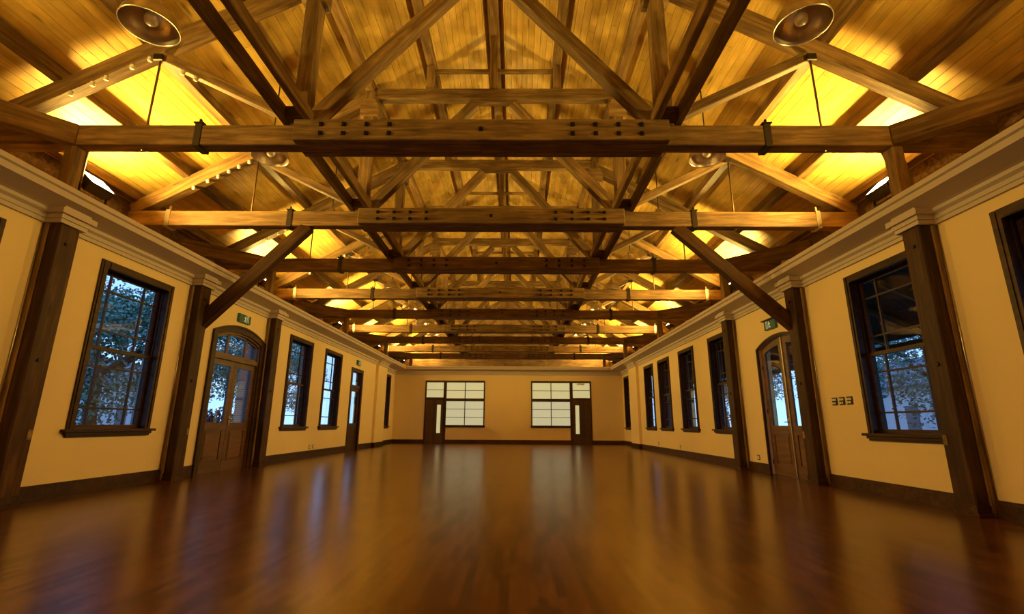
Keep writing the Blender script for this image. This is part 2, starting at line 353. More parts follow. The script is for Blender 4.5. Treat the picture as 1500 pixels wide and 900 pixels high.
# ---------------------------------------------------------------- windows
def sash(parent, x0, x1, z0, z1, y0, y1, name, cols=(.22, .78), rows=(.22, .77), fw=.055):
    s = empty(name, ((x0+x1)/2, y0, z0), parent=parent); cx = (x0+x1)/2
    X0, X1, H = x0-cx, x1-cx, z1-z0; D = y1-y0
    box('stile', X0, X0+fw, 0, D, 0, H, M_frame, s); box('stile', X1-fw, X1, 0, D, 0, H, M_frame, s)
    box('rail', X0+fw, X1-fw, 0, D, 0, fw*1.1, M_frame, s); box('rail', X0+fw, X1-fw, 0, D, H-fw, H, M_frame, s)
    ix0, ix1, iz0, iz1 = X0+fw, X1-fw, fw*1.1, H-fw; mw = .025
    cx_ = [ix0]+[ix0+(ix1-ix0)*c for c in cols]+[ix1]; cz_ = [iz0]+[iz0+(iz1-iz0)*c for c in rows]+[iz1]
    for c in cx_[1:-1]: box('muntin', c-mw/2, c+mw/2, .006, D-.006, iz0, iz1, M_frame, s)
    for c in cz_[1:-1]: box('muntin', ix0, ix1, .004, D-.012, c-mw/2, c+mw/2, M_frame, s)
    for i in range(len(cx_)-1):
        for j in range(len(cz_)-1):
            box('pane', cx_[i], cx_[i+1], D/2-.002, D/2+.002, cz_[j], cz_[j+1], M_glass, s)
    return s
wn = [0]
def window(side, c, width, z0, z1, label, rec=0):
    wn[0] += 1; loc, rz = FR[side]
    p = Vector(loc)+Matrix.Rotation(rz, 3, 'Z') @ Vector((lx(side, c), rec, 0))
    w = empty('window_%d' % wn[0], (p.x, p.y, z0), rz, label, kind='structure')
    h = z1-z0; hw = width/2; cw = .115
    bm = bmesh.new()
    for (a, b, e, f) in ((-hw, -hw+cw, 0, h), (hw-cw, hw, 0, h), (-hw+cw, hw-cw, h-cw, h)):
        B(bm, a, b, -.028, .0, e, f)
        B(bm, a+(.03 if a < 0 else .045), b-(.03 if b > 0 else .045), -.04, -.028, e+.01, f-.02)
    mesh('casing', bm, M_frame, w)
    bm = bmesh.new(); j = hw-cw+.02; k = .03
    B(bm, -j-k, -j, 0, .22, 0, h-cw+.05); B(bm, j, j+k, 0, .22, 0, h-cw+.05); B(bm, -j, j, 0, .22, h-cw+.02, h-cw+.05)
    B(bm, -j, j, .01, .22, .0, .035)
    for s in (-1, 1): a, b = sorted((s*j, s*(j-.018))); B(bm, a, b, .085, .10, .035, h-cw+.02)
    mesh('jamb', bm, M_frame, w)
    bm = bmesh.new(); B(bm, -hw-.07, hw+.07, -.085, .02, -.005, .035); B(bm, -hw-.02, hw+.02, -.05, 0, -.045, -.005); B(bm, -hw, hw, -.03, 0, -.075, -.045)
    mesh('sill', bm, M_frame, w)
    mid = h*.485; t = h-cw+.02
    sash(w, -j+.003, j-.003, .035, mid+.03, .10, .145, 'lower_sash')
    sash(w, -j+.003, j-.003, mid-.02, t, .15, .195, 'upper_sash')
    return w
lab = ['dark sash window at the left edge, nearest on the left wall', 'dark sash window between the first and second posts of the left wall', 'dark sash window just beyond the third post of the left wall', 'dark sash window beside the narrow door of the left wall']
for c, l in zip(LWIN, lab): window('L', c, WW, WZ0, WZ1, l)
window('L', 24.3, 1.36, WZ0-.03, WZ1+.02, 'dark sash window in the recess beyond the left pilaster', REC)
lab = ['dark sash window at the right edge, nearest on the right wall', 'dark sash window half hidden by the nearest right post', 'dark sash window half hidden by the third right post', 'second dark sash window beyond the third right post', 'third dark sash window beyond the third right post', 'dark sash window just before the right pilaster']
for i, (c, l) in enumerate(zip(RWIN, lab)): window('R', c, WW if i < 3 else (1.38 if i < 5 else 1.34), WZ0, WZ1, l)
window('R', 24.75, 1.36, WZ0-.03, WZ1+.02, 'dark sash window in the recess beyond the right pilaster', REC)

# ---------------------------------------------------------------- doors
dn = [0]
def leaf(parent, x0, x1, z0, z1, mat, hinge, gz=(.98, None), arch=None, st=.13, glassmat=None):
    """panelled, half glazed leaf. arch: function x->top z for a curved top"""
    d = empty('door_leaf', ((x0+x1)/2, .05, z0), parent=parent); cx = (x0+x1)/2; X0, X1 = x0-cx+.004, x1-cx-.004; H = z1-z0; g0 = gz[0]-z0; g1 = (gz[1] or z1-.12)-z0; D = .045
    bm = bmesh.new()
    def top(x): return (arch(x+cx)-z0-.004) if arch else H
    for a, b in ((X0, X0+st), (X1-st, X1)):
        n = 5; prism(bm, [(a, 0), (b, 0)]+[(b+(a-b)*i/n, top(b+(a-b)*i/n)) for i in range(n+1)], 0, D)
    B(bm, X0+st, X1-st, 0, D, 0, .22); B(bm, X0+st, X1-st, 0, D, g0-.16, g0)
    n = 8; a, b = X0+st, X1-st
    gt = (lambda x: top(x)-.14) if arch and gz[1] is None else (lambda x: g1)
    prism(bm, [(a+(b-a)*i/n, gt(a+(b-a)*i/n)) for i in range(n+1)]+[(b+(a-b)*i/n, top(b+(a-b)*i/n)) for i in range(n+1)], 0, D)
    mesh('leaf_frame', bm, mat, d)
    bm = bmesh.new(); B(bm, a, b, .014, D-.01, .22, g0-.16)
    v = B(bm, a+.05, b-.05, -.001, .014, .27, g0-.21)
    mesh('panel', bm, mat, d)
    bm = bmesh.new(); m_ = .02
    B(bm, a, a+m_, -.006, .014, .22, g0-.16); B(bm, b-m_, b, -.006, .014, .22, g0-.16); B(bm, a+m_, b-m_, -.006, .014, .22, .22+m_); B(bm, a+m_, b-m_, -.006, .014, g0-.16-m_, g0-.16)
    mesh('panel_moulding', bm, mat, d)
    bm = bmesh.new(); prism(bm, [(a, g0), (b, g0)]+[(b+(a-b)*i/n, gt(b+(a-b)*i/n)) for i in range(n+1)], .02, .024)
    mesh('glass', bm, glassmat or M_glass, d)
    bm = bmesh.new()
    hx = X0 if hinge < 0 else X1
    for z in (.25, H*.5, H-.35): cyl(bm, (hx, -.006, z-.05), (hx, -.006, z+.05), .009, n=6)
    mesh('hinge', bm, M_iron, d)
    return d
def door_handle(parent, x, z, s=1):
    bm = bmesh.new(); B(bm, x-.02, x+.02, .036, .05, z-.1, z+.1); cyl(bm, (x, .045, z+.02), (x, 0, z+.02), .01, n=8); cyl(bm, (x, .0, z+.02), (x-.1*s, .0, z+.02), .009, n=8); cyl(bm, (x, .04, z-.07), (x, .02, z-.07), .012, n=8)
    return mesh('handle', bm, M_brass, parent)
def door_root(side, c, label):
    dn[0] += 1; loc, rz = FR[side]; p = Vector(loc)+Matrix.Rotation(rz, 3, 'Z') @ Vector((lx(side, c), 0, 0))
    return empty('door_%d' % dn[0], p, rz, label, kind='structure')
def arch_casing(parent, hw, spring, apex, cw, mat, y0=-.035):
    out = arc_pts(-hw, hw, spring, apex, 20); inn = arc_pts(-hw+cw, hw-cw, spring-cw*.55, apex-cw, 20)
    bm = bmesh.new(); prism(bm, [(-hw, 0), (-hw+cw, 0), (-hw+cw, inn[0][1]), (-hw, spring)], y0, 0); prism(bm, [(hw-cw, 0), (hw, 0), (hw, spring), (hw-cw, inn[-1][1])], y0, 0)
    for i in range(20): prism(bm, [out[i], out[i+1], inn[i+1], inn[i]], y0, 0)
    # back band
    o2 = arc_pts(-hw-.012, hw+.012, spring, apex+.012, 20); i2 = arc_pts(-hw+.03, hw-.03, spring-.015, apex-.03, 20)
    prism(bm, [(-hw-.012, 0), (-hw+.03, 0), (-hw+.03, i2[0][1]), (-hw-.012, spring)], y0-.018, y0); prism(bm, [(hw-.03, 0), (hw+.012, 0), (hw+.012, spring), (hw-.03, i2[-1][1])], y0-.018, y0)
    for i in range(20): prism(bm, [o2[i], o2[i+1], i2[i+1], i2[i]], y0-.018, y0)
    mesh('casing', bm, mat, parent)
    return inn
# left arched double door
d = door_root('L', LD[0], 'arched double door with a glazed transom under the left exit sign')
hw = LD[1]/2; cw = .15; inn = arch_casing(d, hw, LD[3], LD[2], cw, M_frame)
bm = bmesh.new(); j = hw-cw
B(bm, -j-.03, -j+.02, 0, .2, 0, inn[0][1]); B(bm, j-.02, j+.03, 0, .2, 0, inn[0][1])
B(bm, -j+.02, j-.02, .0, .14, 2.32, 2.42)
n_ = 20; i3 = [(x*.975, z-.035) for x, z in inn]
for i in range(n_): prism(bm, [inn[i], inn[i+1], i3[i+1], i3[i]], 0, .16)
mesh('jamb', bm, M_door, d)
tr = empty('transom', (0, .05, 2.42), parent=d)
def archz(pts, x):
    for (a, za), (b, zb) in zip(pts, pts[1:]):
        if a <= x <= b: return za+(zb-za)*(x-a)/(b-a)
    return pts[0][1] if x < 0 else pts[-1][1]
xs = [-j+.02, -.36, .36, j-.02]
for k in range(3):
    a, b = xs[k]+.03, xs[k+1]-.03; pts = [(a, .04), (b, .04)]+[(b+(a-b)*i/6, archz(i3, b+(a-b)*i/6)-2.42-.035) for i in range(7)]
    bm = bmesh.new(); prism(bm, pts, .02, .024); mesh('pane', bm, M_glass, tr)
bm = bmesh.new(); B(bm, -j+.02, j-.02, 0, .045, 0, .04)
for x in xs: 
    h_ = archz(i3, x)-2.42; B(bm, x-.03 if x > -j+.1 else x, x+.03 if x < j-.1 else x, 0, .045, .04, h_-.01)
for i in range(n_): prism(bm, [(i3[i][0], i3[i][1]-2.42), (i3[i+1][0], i3[i+1][1]-2.42), (i3[i+1][0], i3[i+1][1]-2.46), (i3[i][0], i3[i][1]-2.46)], 0, .045)
mesh('transom_frame', bm, M_door, tr)
l1 = leaf(d, -j+.02, 0, .001, 2.32, M_door, -1, (1.0, 2.20)); l2 = leaf(d, 0, j-.02, .001, 2.32, M_door, 1, (1.0, 2.20))
door_handle(d, .06, 1.05, -1)
# right arched double door, leaves reach the arch
d = door_root('R', RD[0], 'arched double door partly behind the braced right post')
hw = RD[1]/2; inn = arch_casing(d, hw, RD[3], RD[2], .05, M_frame, -.02)
af = lambda x: archz(inn, x)
leaf(d, -hw+.05, 0, .001, 2.6, M_door, -1, (1.0, None), af, .14); leaf(d, 0, hw-.05, .001, 2.6, M_door, 1, (1.0, None), af, .14)
door_handle(d, -.06, 1.05, 1)
box('astragal', -.018, .018, .03, .05, .02, inn[10][1]-.01, M_steel, d)
# left narrow door
d = door_root('L', LN[0], 'narrow single door with a glazed top on the left wall before the pilaster')
hw = LN[1]/2; h = LN[2]; cw = .13
bm = bmesh.new()
for a, b, e, f in ((-hw, -hw+cw, 0, h), (hw-cw, hw, 0, h), (-hw+cw, hw-cw, h-cw, h)): B(bm, a, b, -.035, 0, e, f)
mesh('casing', bm, M_frame, d)
bm = bmesh.new(); j = hw-cw+.01
B(bm, -j-.03, -j, 0, .2, 0, h-cw); B(bm, j, j+.03, 0, .2, 0, h-cw); B(bm, -j, j, 0, .2, h-cw, h-cw+.03); B(bm, -j, j, .02, .12, 2.34, 2.44); mesh('jamb', bm, M_frame, d)
box('transom_pane', -j, j, .06, .064, 2.44, h-cw, M_glass, d)
leaf(d, -j, j, .001, 2.34, M_frame, -1, (1.0, 2.2), None, .17); door_handle(d, j-.07, 1.0, 1)
# far door-and-window units
for k, (a, b) in enumerate(FU):
    wn[0] += 1; mir = 1 if k == 0 else -1; w_ = b-a; x0 = a if k == 0 else b
    u = empty('window_%d' % wn[0], (x0, YF, 0), 0, ['frosted window and transom lights, left half of the far wall', 'frosted window and transom lights, right half of the far wall'][k], kind='structure')
    bm = bmesh.new()
    def P(xa, xb, y0, y1, z0, z1): xa, xb = sorted((xa*mir, xb*mir)); B(bm, xa, xb, y0, y1, z0, z1)
    DW = .98; s0, s1 = .98, 1.14
    P(0, w_, -.03, .12, 3.16, 3.25); P(0, .07, -.03, .12, 0, 3.16); P(s0, s1, -.03, .12, 0, 3.16); P(w_-.06, w_, -.03, .12, .88, 3.16)
    P(.07, s0, -.03, .12, 2.24, 2.36); P(s1, w_-.06, -.03, .12, 2.17, 2.31); P(s1, w_+.03, -.05, .12, .82, .93)
    xm = (s1+w_-.06)/2; P(xm-.02, xm+.02, -.02, .1, .93, 2.17); P(xm-.02, xm+.02, -.02, .1, 2.31, 3.16)
    def mir_(x0_, x1_): return tuple(sorted((x0_*mir, x1_*mir)))
    mesh('frame', bm, M_frame, u)
    def panes(xa, xb, zz, mat):
        for z0_, z1_ in zip(zz, zz[1:]):
            p, q = mir_(xa, xb); box('pane', p, q, .03, .038, z0_+.008, z1_-.008, mat, u)
            if z1_ != zz[-1]: box('glazing_bar', p, q, .01, .05, z1_-.012, z1_+.012, M_frame, u)
    panes(.07, s0, [2.36, 2.76, 3.16], M_frost)
    for xa, xb in ((s1, xm-.02), (xm+.02, w_-.06)):
        panes(xa, xb, [2.31, 2.735, 3.16], M_frost); panes(xa, xb, [.93, 1.34, 1.755, 2.17], M_frostb)
    dn[0] += 1; dd = empty('door_%d' % dn[0], (x0, YF, 0), 0, ['dark boarded door with a slim glass strip, left unit of the far wall', 'dark boarded door with a slim glass strip, right unit of the far wall'][k], kind='structure')
    gx0, gx1 = .66, .86
    bm = bmesh.new(); B(bm, *mir_(.07, gx0), .0, .045, 0, 2.24); mesh('door_stile', bm, M_doord, dd)
    nb = 6
    for i in range(nb):
        xa = .075+(gx0-.08)*i/nb; xb = .075+(gx0-.08)*(i+1)/nb-.006; p, q = mir_(xa, xb); box('plank', p, q, -.012, 0, .01, 2.23, M_doord, dd)
    bm = bmesh.new()
    for z0_, z1_ in ((0, .52), (1.98, 2.24)): B(bm, *mir_(gx0, gx1), 0, .045, z0_, z1_)
    B(bm, *mir_(gx1, s0), 0, .045, 0, 2.24); mesh('door_rail', bm, M_doord, dd)
    p, q = mir_(gx0, gx1); box('glass_strip', p, q, .015, .022, .52, 1.98, M_frost, dd)
    bm = bmesh.new(); x_ = mir*.93; cyl(bm, (x_, 0, 1.0), (x_, -.05, 1.0), .012); cyl(bm, (x_, -.05, 1.0), (x_-mir*.1, -.05, 1.0), .01); mesh('handle', bm, M_brass, dd)
    if k == 1:
        p, q = mir_(.35, .75); box('door_closer', p, q, -.03, .02, 3.05, 3.13, M_steel, u)

# ---------------------------------------------------------------- posts along the walls
ordn = ['nearest', 'second', 'third']
for s, sd in ((-1, 'left'), (1, 'right')):
    for i in range(3):
        y0, y1 = T[i]-.37, T[i]-.08; yc = (y0+y1)/2
        lbl = '%s dark timber post on the %s wall' % (ordn[i], sd)+[', thickest in view', ' carrying a slanting brace', ' from the viewer, plain and without a brace'][i]
        p = empty('timber_post', (s*(W-.11), yc, 0), 0, lbl, 'post', 'timber posts along the walls')
        # main timber with a rebated foot and a few notches
        o = bar('main_timber', (s*-.04, 0, 0), (s*-.04, 0, 3.555), .15, .29, M_dark, p, up=(0, 1, 0), bev=.014)
        bar('backing_timber', (s*.075, -.005, 0), (s*.075, -.005, 3.555), .07, .30, M_dirty, p, up=(0, 1, 0), bev=.01)
        bm = bmesh.new(); B(bm, -.085, .085, -.165, .165, 0, .05); B(bm, -.08, .08, -.155, .155, .05, .13); fo = mesh('foot_block', bm, M_dark, p); fo.location = (s*-.045, 0, 0)
        if i == 0 or i == 1:
            box('notch_block', s*-.118-.006, s*-.118+.006, .06, .12, .78, .9, M_dirty, p)
        if i == 1:
            z0, z1 = 2.90, TB
            xa = s*(5.76-(W-.11)); xb = s*(3.80-(W-.11))+(XT)
            bar('brace', (s*.03, .09, 2.80), (xb, .335, TB+.02), .19, .24, M_dark, p, up=(0, 0, 1), bev=.015)
            bm = bmesh.new(); cyl(bm, (s*-.3, -.02, 3.18), (s*-.3, .0, 3.18), .03, n=6); mesh('bolt', bm, M_iron, p)
        for z in (1.75, 3.3):
            bm = bmesh.new(); cyl(bm, (s*-.118, -.02, z), (s*-.135, -.02, z), .025, n=6); mesh('bolt', bm, M_iron, p)
    for i in range(3):
        c = rod('conduit_pipe', (s*(W-.012), T[i]-.40, .2), (s*(W-.012), T[i]-.40, 3.54), .008, M_steel, None, 8)
        tag(c, 'thin steel pipe beside the %s post of the %s wall' % (ordn[i], sd), 'pipe', 'thin pipes beside the wall posts')

# ---------------------------------------------------------------- roof trusses
def rtop(x): return 9.66-RS*abs(x)
names = ['nearest', 'second', 'third', 'fourth', 'fifth', 'sixth', 'seventh', 'eighth', 'farthest']
TD = .22
nut_me = None
def make_truss(odd):
    t = empty('roof_truss', (XT, 0, TB)); z0 = -TB
    K = dict(parent=t)
    for s in (-1, 1):
        bar('tie_beam', (0.001*s, TD/2, (TB+TT)/2+z0), (s*7.55, TD/2, (TB+TT)/2+z0), TD, TT-TB, M_timber, **K)
        # posts
        bar('queen_post', (s*2.72, TD/2, TT+z0), (s*2.72, TD/2, 8.16+z0), .24, .22, M_timber, up=(1, 0, 0), **K)
        bm = bmesh.new(); prism(bm, [(-.19, 0), (.19, 0), (.19, .30), (.12, .42), (-.12, .42), (-.19, .30)], -.125, .125)
        o = mesh('post_head', bm, M_timber, t); o.location = (s*2.72, TD/2, 7.52+z0); o.rotation_euler = (0, 0, 0)
        # principal rafter, top on the line 9.66-.555x
        n = Vector((RS*s, 0, 1)).normalized(); hh = .27
        a = Vector((s*2.66, TD/2, rtop(2.66)+z0))-n*hh/2; b = Vector((s*7.6, TD/2, rtop(7.6)+z0))-n*hh/2
        bar('principal_rafter', a, b, TD-.012, hh, M_timber, **K)
        # strut, rod and brace
        bar('strut', (s*5.0, TD/2, 6.54+z0), (s*2.84, TD/2, 5.45+z0), .15, .15, M_timber, bev=.01, **K)
        rod('tie_rod', (s*5.05, TD/2, 6.5+z0), (s*5.05, TD/2, TB-.03+z0), .016, M_rod, t)
        bar('diagonal_brace', (s*2.56, TD/2, 5.40+z0), (s*.42, TD/2, 7.88+z0), .19, .21, M_timber, **K)
        # little posts above the straining beam
        bar('purlin_post', (s*1.42, TD/2, 8.24+z0), (s*1.42, TD/2, rtop(1.42)+z0), .14, .17, M_timber, up=(1, 0, 0), bev=.008, **K)
        if odd: bar('wall_post', (s*6.04, TD/2, ZC+z0), (s*6.04, TD/2, TB+z0), .18, .17, M_timber, up=(1, 0, 0), **K)
        # splice pieces, iron strap
        bm = bmesh.new(); yf = -.01; xs_ = s*4.18
        B(bm, xs_-.05, xs_+.05, -.014, 0, -.012, TT-TB+.02); B(bm, xs_-.05, xs_+.05, TD, TD+.014, -.012, TT-TB+.02); B(bm, xs_-.05, xs_+.05, -.014, TD+.014, -.024, -.012)
        B(bm, xs_-.07, xs_+.07, -.03, TD+.03, TT-TB+.02, TT-TB+.035)
        for q in (.02, TD-.02): cyl(bm, (xs_, q, TT-TB+.035), (xs_, q, TT-TB+.10), .02, n=6)
        mesh('iron_strap', bm, M_iron, t)
        if not odd:
            bm = bmesh.new(); xs_ = s*6.72
            B(bm, xs_-.045, xs_+.045, -.014, 0, -.012, TT-TB+.02); B(bm, xs_-.045, xs_+.045, TD, TD+.014, -.012, TT-TB+.02); B(bm, xs_-.045, xs_+.045, -.014, TD+.014, -.024, -.012)
            cyl(bm, (xs_, .05, TT-TB+.02), (xs_, .05, TT-TB+.12), .025, n=6); mesh('steel_strap', bm, M_steel, t)
        else:
            for q in (-1, 1):
                y_ = 0 if q < 0 else TD
                bar('dragon_tie', (s*6.02, y_-q*.06, (TB+TT)/2+z0), (s*7.5, y_-q*.06+q*1.48, (TB+TT)/2+z0), .20, TT-TB-.01, M_timber, **K)
        bm = bmesh.new(); B(bm, -.07, .07, -.03, .0, -.05, .05); o = mesh('knee_plate', bm, M_iron, t); o.location = (s*5.0, .01, 6.46+z0)
    for yy in (-.13, TD):                       # splice plates front and back
        o = box('splice_plate', -2.72, 2.72, yy+.002, yy+.128, .003, TT-TB+.012, M_timber, t, .012)
    for k in range(4):
        for sg in (-1, 1):
            for z in (.10, .245):
                bm = bmesh.new(); cyl(bm, (0, 0, 0), (0, -.012, 0), .045, n=4); cyl(bm, (0, -.012, 0), (0, -.035, 0), .024, n=6); cyl(bm, (0, -.03, 0), (0, -.055, 0), .012, n=6)
                global nut_me
                if nut_me is None:
                    o = mesh('bolt', bm, M_iron, t); nut_me = o.data
                else: bm.free(); o = link(bpy.data.objects.new('bolt', nut_me), t)
                o.location = (sg*(1.32+.33*k), -.13, z)
    o = link(bpy.data.objects.new('bolt', nut_me), t); o.location = (0, -.13, .17)
    # bolsters seen between the splice plates from below
    bar('straining_beam', (-2.62, TD/2, 8.11+z0), (2.62, TD/2, 8.11+z0), .20, .26, M_timber, **K)
    bar('bolster', (-.52, TD/2, 7.945+z0), (.52, TD/2, 7.945+z0), .18, .07, M_timber, bev=.006, **K)
    bar('crossbar', (-1.35, TD/2, 8.75+z0), (1.35, TD/2, 8.75+z0), .07, .09, M_timber, bev=.005, **K)
    bar('king_post', (0, TD/2, 8.24+z0), (0, TD/2, 9.66+z0), .17, .17, M_timber, up=(1, 0, 0), **K)
    return t
tr_odd = make_truss(True); tr_even = make_truss(False)
trs = []
for i in range(9):
    base = tr_odd if i % 2 == 0 else tr_even
    o = base if i < 2 else copy_tree(base)
    o.location = (XT, T[i], TB); trs.append(o)
    tag(o, '%s queen post roof truss from the viewer, old brown timber' % names[i].capitalize() if i else 'Nearest queen post roof truss, its spliced tie beam crossing overhead', 'truss', 'roof trusses along the hall')
# porcelain knobs under the left rafters of the first trusses
kn = None
for i in range(4):
    xs_ = [-6.25, -5.95, -5.76, -5.40, -5.15] if i % 2 == 0 else [-6.30, -6.02, -5.82, -5.61, -5.41, -5.2]
    for x in xs_:
        if kn is None:
            kn = lathe('insulator', [(0, 0), (.014, 0), (.014, -.02), (.032, -.025), (.036, -.045), (.022, -.055), (.034, -.065), (.032, -.085), (0, -.09)], M_porc, trs[i], 12)
            o = kn
        else: o = kn.copy(); C.objects.link(o); o.parent = trs[i]
        o.location = (x, .03, rtop(x)-.27*1.14-TB+.01)
for k, x in enumerate((-.22, -.12)):
    for (xx, zz) in ((-4.62+k*.22, 6.30-k*.11),):
        o = kn.copy(); C.objects.link(o); o.parent = trs[0]; o.location = (xx, .05, zz-TB-.02)

# ---------------------------------------------------------------- purlins, ridge and stringers
Y0P, Y1P = -5, 32.6
pn = {0: 'ridge beam at the top of the roof', 1.42: 'purlin next to the ridge', 2.72: 'purlin over the queen posts', 3.97: 'purlin carrying the dome lamps', 5.26: 'purlin at the head of the tie rods', 6.5: 'low purlin above the side wall', 7.5: 'lowest purlin at the eaves'}
for x, l in pn.items():
    for s in ((-1, 1) if x else (1,)):
        X = XT+s*x; z = rtop(x)
        if x == 0:
            o = bar('ridge_beam', (X, Y0P, z+.085), (X, Y1P, z+.085), .24, .17, M_timber)
            tag(o, 'long timber ridge beam along the peak of the roof', 'beam')
        else:
            o = bar('purlin', (X, Y0P, z+.11), (X, Y1P, z+.11), .19, .20, M_timber)
            tag(o, 'long timber %s, %s roof slope' % (l, 'left' if s < 0 else 'right'), 'beam', 'purlins of the roof')
for s in (-1, 1):
    for x, l in ((2.55, 'inner'), (2.90, 'outer')):
        o = bar('stringer', (XT+s*x, Y0P, TT+.115), (XT+s*x, Y1P, TT+.115), .105, .20, M_timber)
        tag(o, '%s dark stringer of the %s pair lying on the tie beams' % (l, 'left' if s < 0 else 'right'), 'beam', 'paired stringers on the tie beams')
for i in range(9):
    for s in (-1, 1):
        o = box('spacer_block', XT+s*2.725-.12, XT+s*2.725+.12, T[i]-.16, T[i]-.005, TT+.016, TT+.20, M_dark)
        tag(o, 'dark spacer block between the %s stringers at the %s truss' % ('left' if s < 0 else 'right', names[i]), 'block', 'spacer blocks between the stringers')

# ---------------------------------------------------------------- ceiling of boards
BW = .15; ang = math.atan(RS); cs, sn = math.cos(ang), math.sin(ang)
bd_me = {}
def board_bm(bm, L, w=BW-.003, th=.02, off=Vector((0, 0, 0)), rot=None):
    c = .004
    prof = [(-w/2, .0), (-w/2, -th+c), (-w/2+c, -th), (w/2-c, -th), (w/2, -th+c), (w/2, 0)]
    a = [Vector((-L/2, y, z)) for y, z in prof]; b = [Vector((L/2, y, z)) for y, z in prof]
    if rot: a = [rot @ v for v in a]; b = [rot @ v for v in b]
    a = [bm.verts.new(v+off) for v in a]; b = [bm.verts.new(v+off) for v in b]; n = len(prof)
    for i in range(n): bm.faces.new((a[i], a[(i+1) % n], b[(i+1) % n], b[i]))
    bm.faces.new(a); bm.faces.new(b[::-1])
SEG = 3.7
bm0 = bmesh.new(); board_bm(bm0, SEG-.004); bmesh.ops.recalc_face_normals(bm0, faces=bm0.faces)
BME = bpy.data.meshes.new('board'); bm0.to_mesh(BME); bm0.free(); BME.materials.append(M_board)
ZR = 9.66+.215
NB = 59
for s in (-1, 1):
    # backing slab
    bm = bmesh.new(); xe = 7.95
    pts = [(0, ZR+.02), (s*xe, ZR+.02-RS*xe), (s*xe, ZR+.12-RS*xe), (0, ZR+.12)]
    prism(bm, pts, Y0P-.2, 33.0)
    ce = mesh('ceiling', bm, M_dirty); ce.location = (XT, 0, 0); tag(ce, '%s slope of the board ceiling under the roof' % ('left' if s < 0 else 'right'), kind='structure')
    far = bmesh.new()
    ax = Vector((0, 1, 0)); dn_ = Vector((s*cs, 0, -sn)); nrm = Vector((s*sn, 0, cs))
    if s < 0: rm = Matrix((ax, -dn_, nrm)).transposed()   # right handed
    else: rm = Matrix((ax, dn_*-1, nrm)).transposed()
    if rm.determinant() < 0: rm = Matrix((ax, dn_, nrm)).transposed()
    for k in range(NB):
        d = (k+.5)*BW; base = Vector((0, 0, ZR))+dn_*d
        y = 2.6-((k*1.37) % SEG)*.9; i = 0
        ys = y
        o_l = ys-Y0P
        board_bm(far, o_l-.004, off=base+Vector((0, Y0P+o_l/2, 0)), rot=rm)
        for i in range(4):
            o = link(bpy.data.objects.new('board', BME), ce); m = rm.to_4x4(); m.translation = base+Vector((0, ys+SEG*(i+.5), 0)); o.matrix_local = m
        y2 = ys+SEG*4
        while y2 < 32.9:
            L = min(SEG, 33-y2); board_bm(far, L-.004, off=base+Vector((0, y2+L/2, 0)), rot=rm); y2 += SEG
    fo = mesh('far_boards', far, M_boardi, ce); fo['kind'] = 'stuff'
# gable ends and outer walls of the roof space
for y, nm, l in ((33.0, 'wall_gable_far', 'boarded far gable above the partition'), (Y0P-.4, 'wall_gable_back', 'boarded gable behind the viewer')):
    bm = bmesh.new(); prism(bm, [(-8.2, 0 if y > 0 else 3.98), (8.0, 0 if y > 0 else 3.98), (8.0, 5.4), (XT, 9.95), (-8.2, 5.4)], y, y+.15); tag(mesh(nm, bm, M_dirty), l, kind='structure')
for s, nm in ((-1, 'wall_outer_left'), (1, 'wall_outer_right')):
    a, b = sorted((s*7.72, s*7.86)); o = box(nm, a+XT, b+XT, Y0P, 33, ZC-.06, 5.62, M_dirty); tag(o, 'low timber wall closing the %s eaves above the cornice' % ('left' if s < 0 else 'right'), kind='structure')
o = box('floor_beyond', -7.8, 7.8, YF+.3, 33, -.12, -.002, M_floor); tag(o, 'floor of the room beyond the far partition', kind='structure')

# ---------------------------------------------------------------- flood lamps on the cornice
def flood(i, s):
    y = T[i]+1.47; x = s*6.95
    f = empty('flood_lamp', (x+XT, y, ZC), 0, 'glaring flood lamp on the %s cornice behind the %s truss' % ('left' if s < 0 else 'right', names[i]), 'lamp', 'flood lamps on the cornices')
    bm = bmesh.new(); B(bm, -.12, .12, -.1, .1, 0, .015); cyl(bm, (0, 0, .015), (0, 0, .84), .022, n=8); B(bm, -.025, .025, -.285, .285, .83, .85)
    B(bm, -.02, .02, -.285, -.27, .84, 1.14); B(bm, -.02, .02, .27, .285, .84, 1.14); cyl(bm, (0, -.27, 1.12), (0, -.25, 1.12), .02); cyl(bm, (0, .27, 1.12), (0, .25, 1.12), .02); mesh('bracket', bm, M_iron, f)
    rot = Matrix.Rotation(s*-math.radians(43), 4, 'Y')
    bm = bmesh.new()
    B(bm, -.20, .20, -.25, .25, -.10, -.08)
    for a, b, c, e in ((-.20, -.185, -.25, .25), (.185, .20, -.25, .25), (-.185, .185, -.25, -.235), (-.185, .185, .235, .25)): B(bm, a, b, c, e, -.08, .06)
    for q in range(6): B(bm, -.16+q*.06, -.145+q*.06, -.2, .2, -.15, -.10)
    h = mesh('housing', bm, M_iron, f); h.matrix_local = Matrix.Translation((0, 0, 1.12)) @ rot
    l = box('lens', -.18, .18, -.23, .23, .03, .04, M_lens, f); l.matrix_local = Matrix.Translation((0, 0, 1.12)) @ rot @ Matrix.Translation((0, 0, .05))
    ld = bpy.data.lights.new('flood_light', 'AREA'); ld.shape = 'RECTANGLE'; ld.size = .34; ld.size_y = .44; ld.energy = FLOOD_W; ld.color = FLOOD_COL
    lo = bpy.data.objects.new('flood_light', ld); link(lo, f)
    lo.matrix_local = Matrix.Translation((0, 0, 1.12)) @ rot @ Matrix.Translation((0, 0, .065)) @ Matrix.Rotation(math.pi, 4, 'X')
for i in (0, 2, 4, 6, 8):
    for s in (-1, 1): flood(i, s)
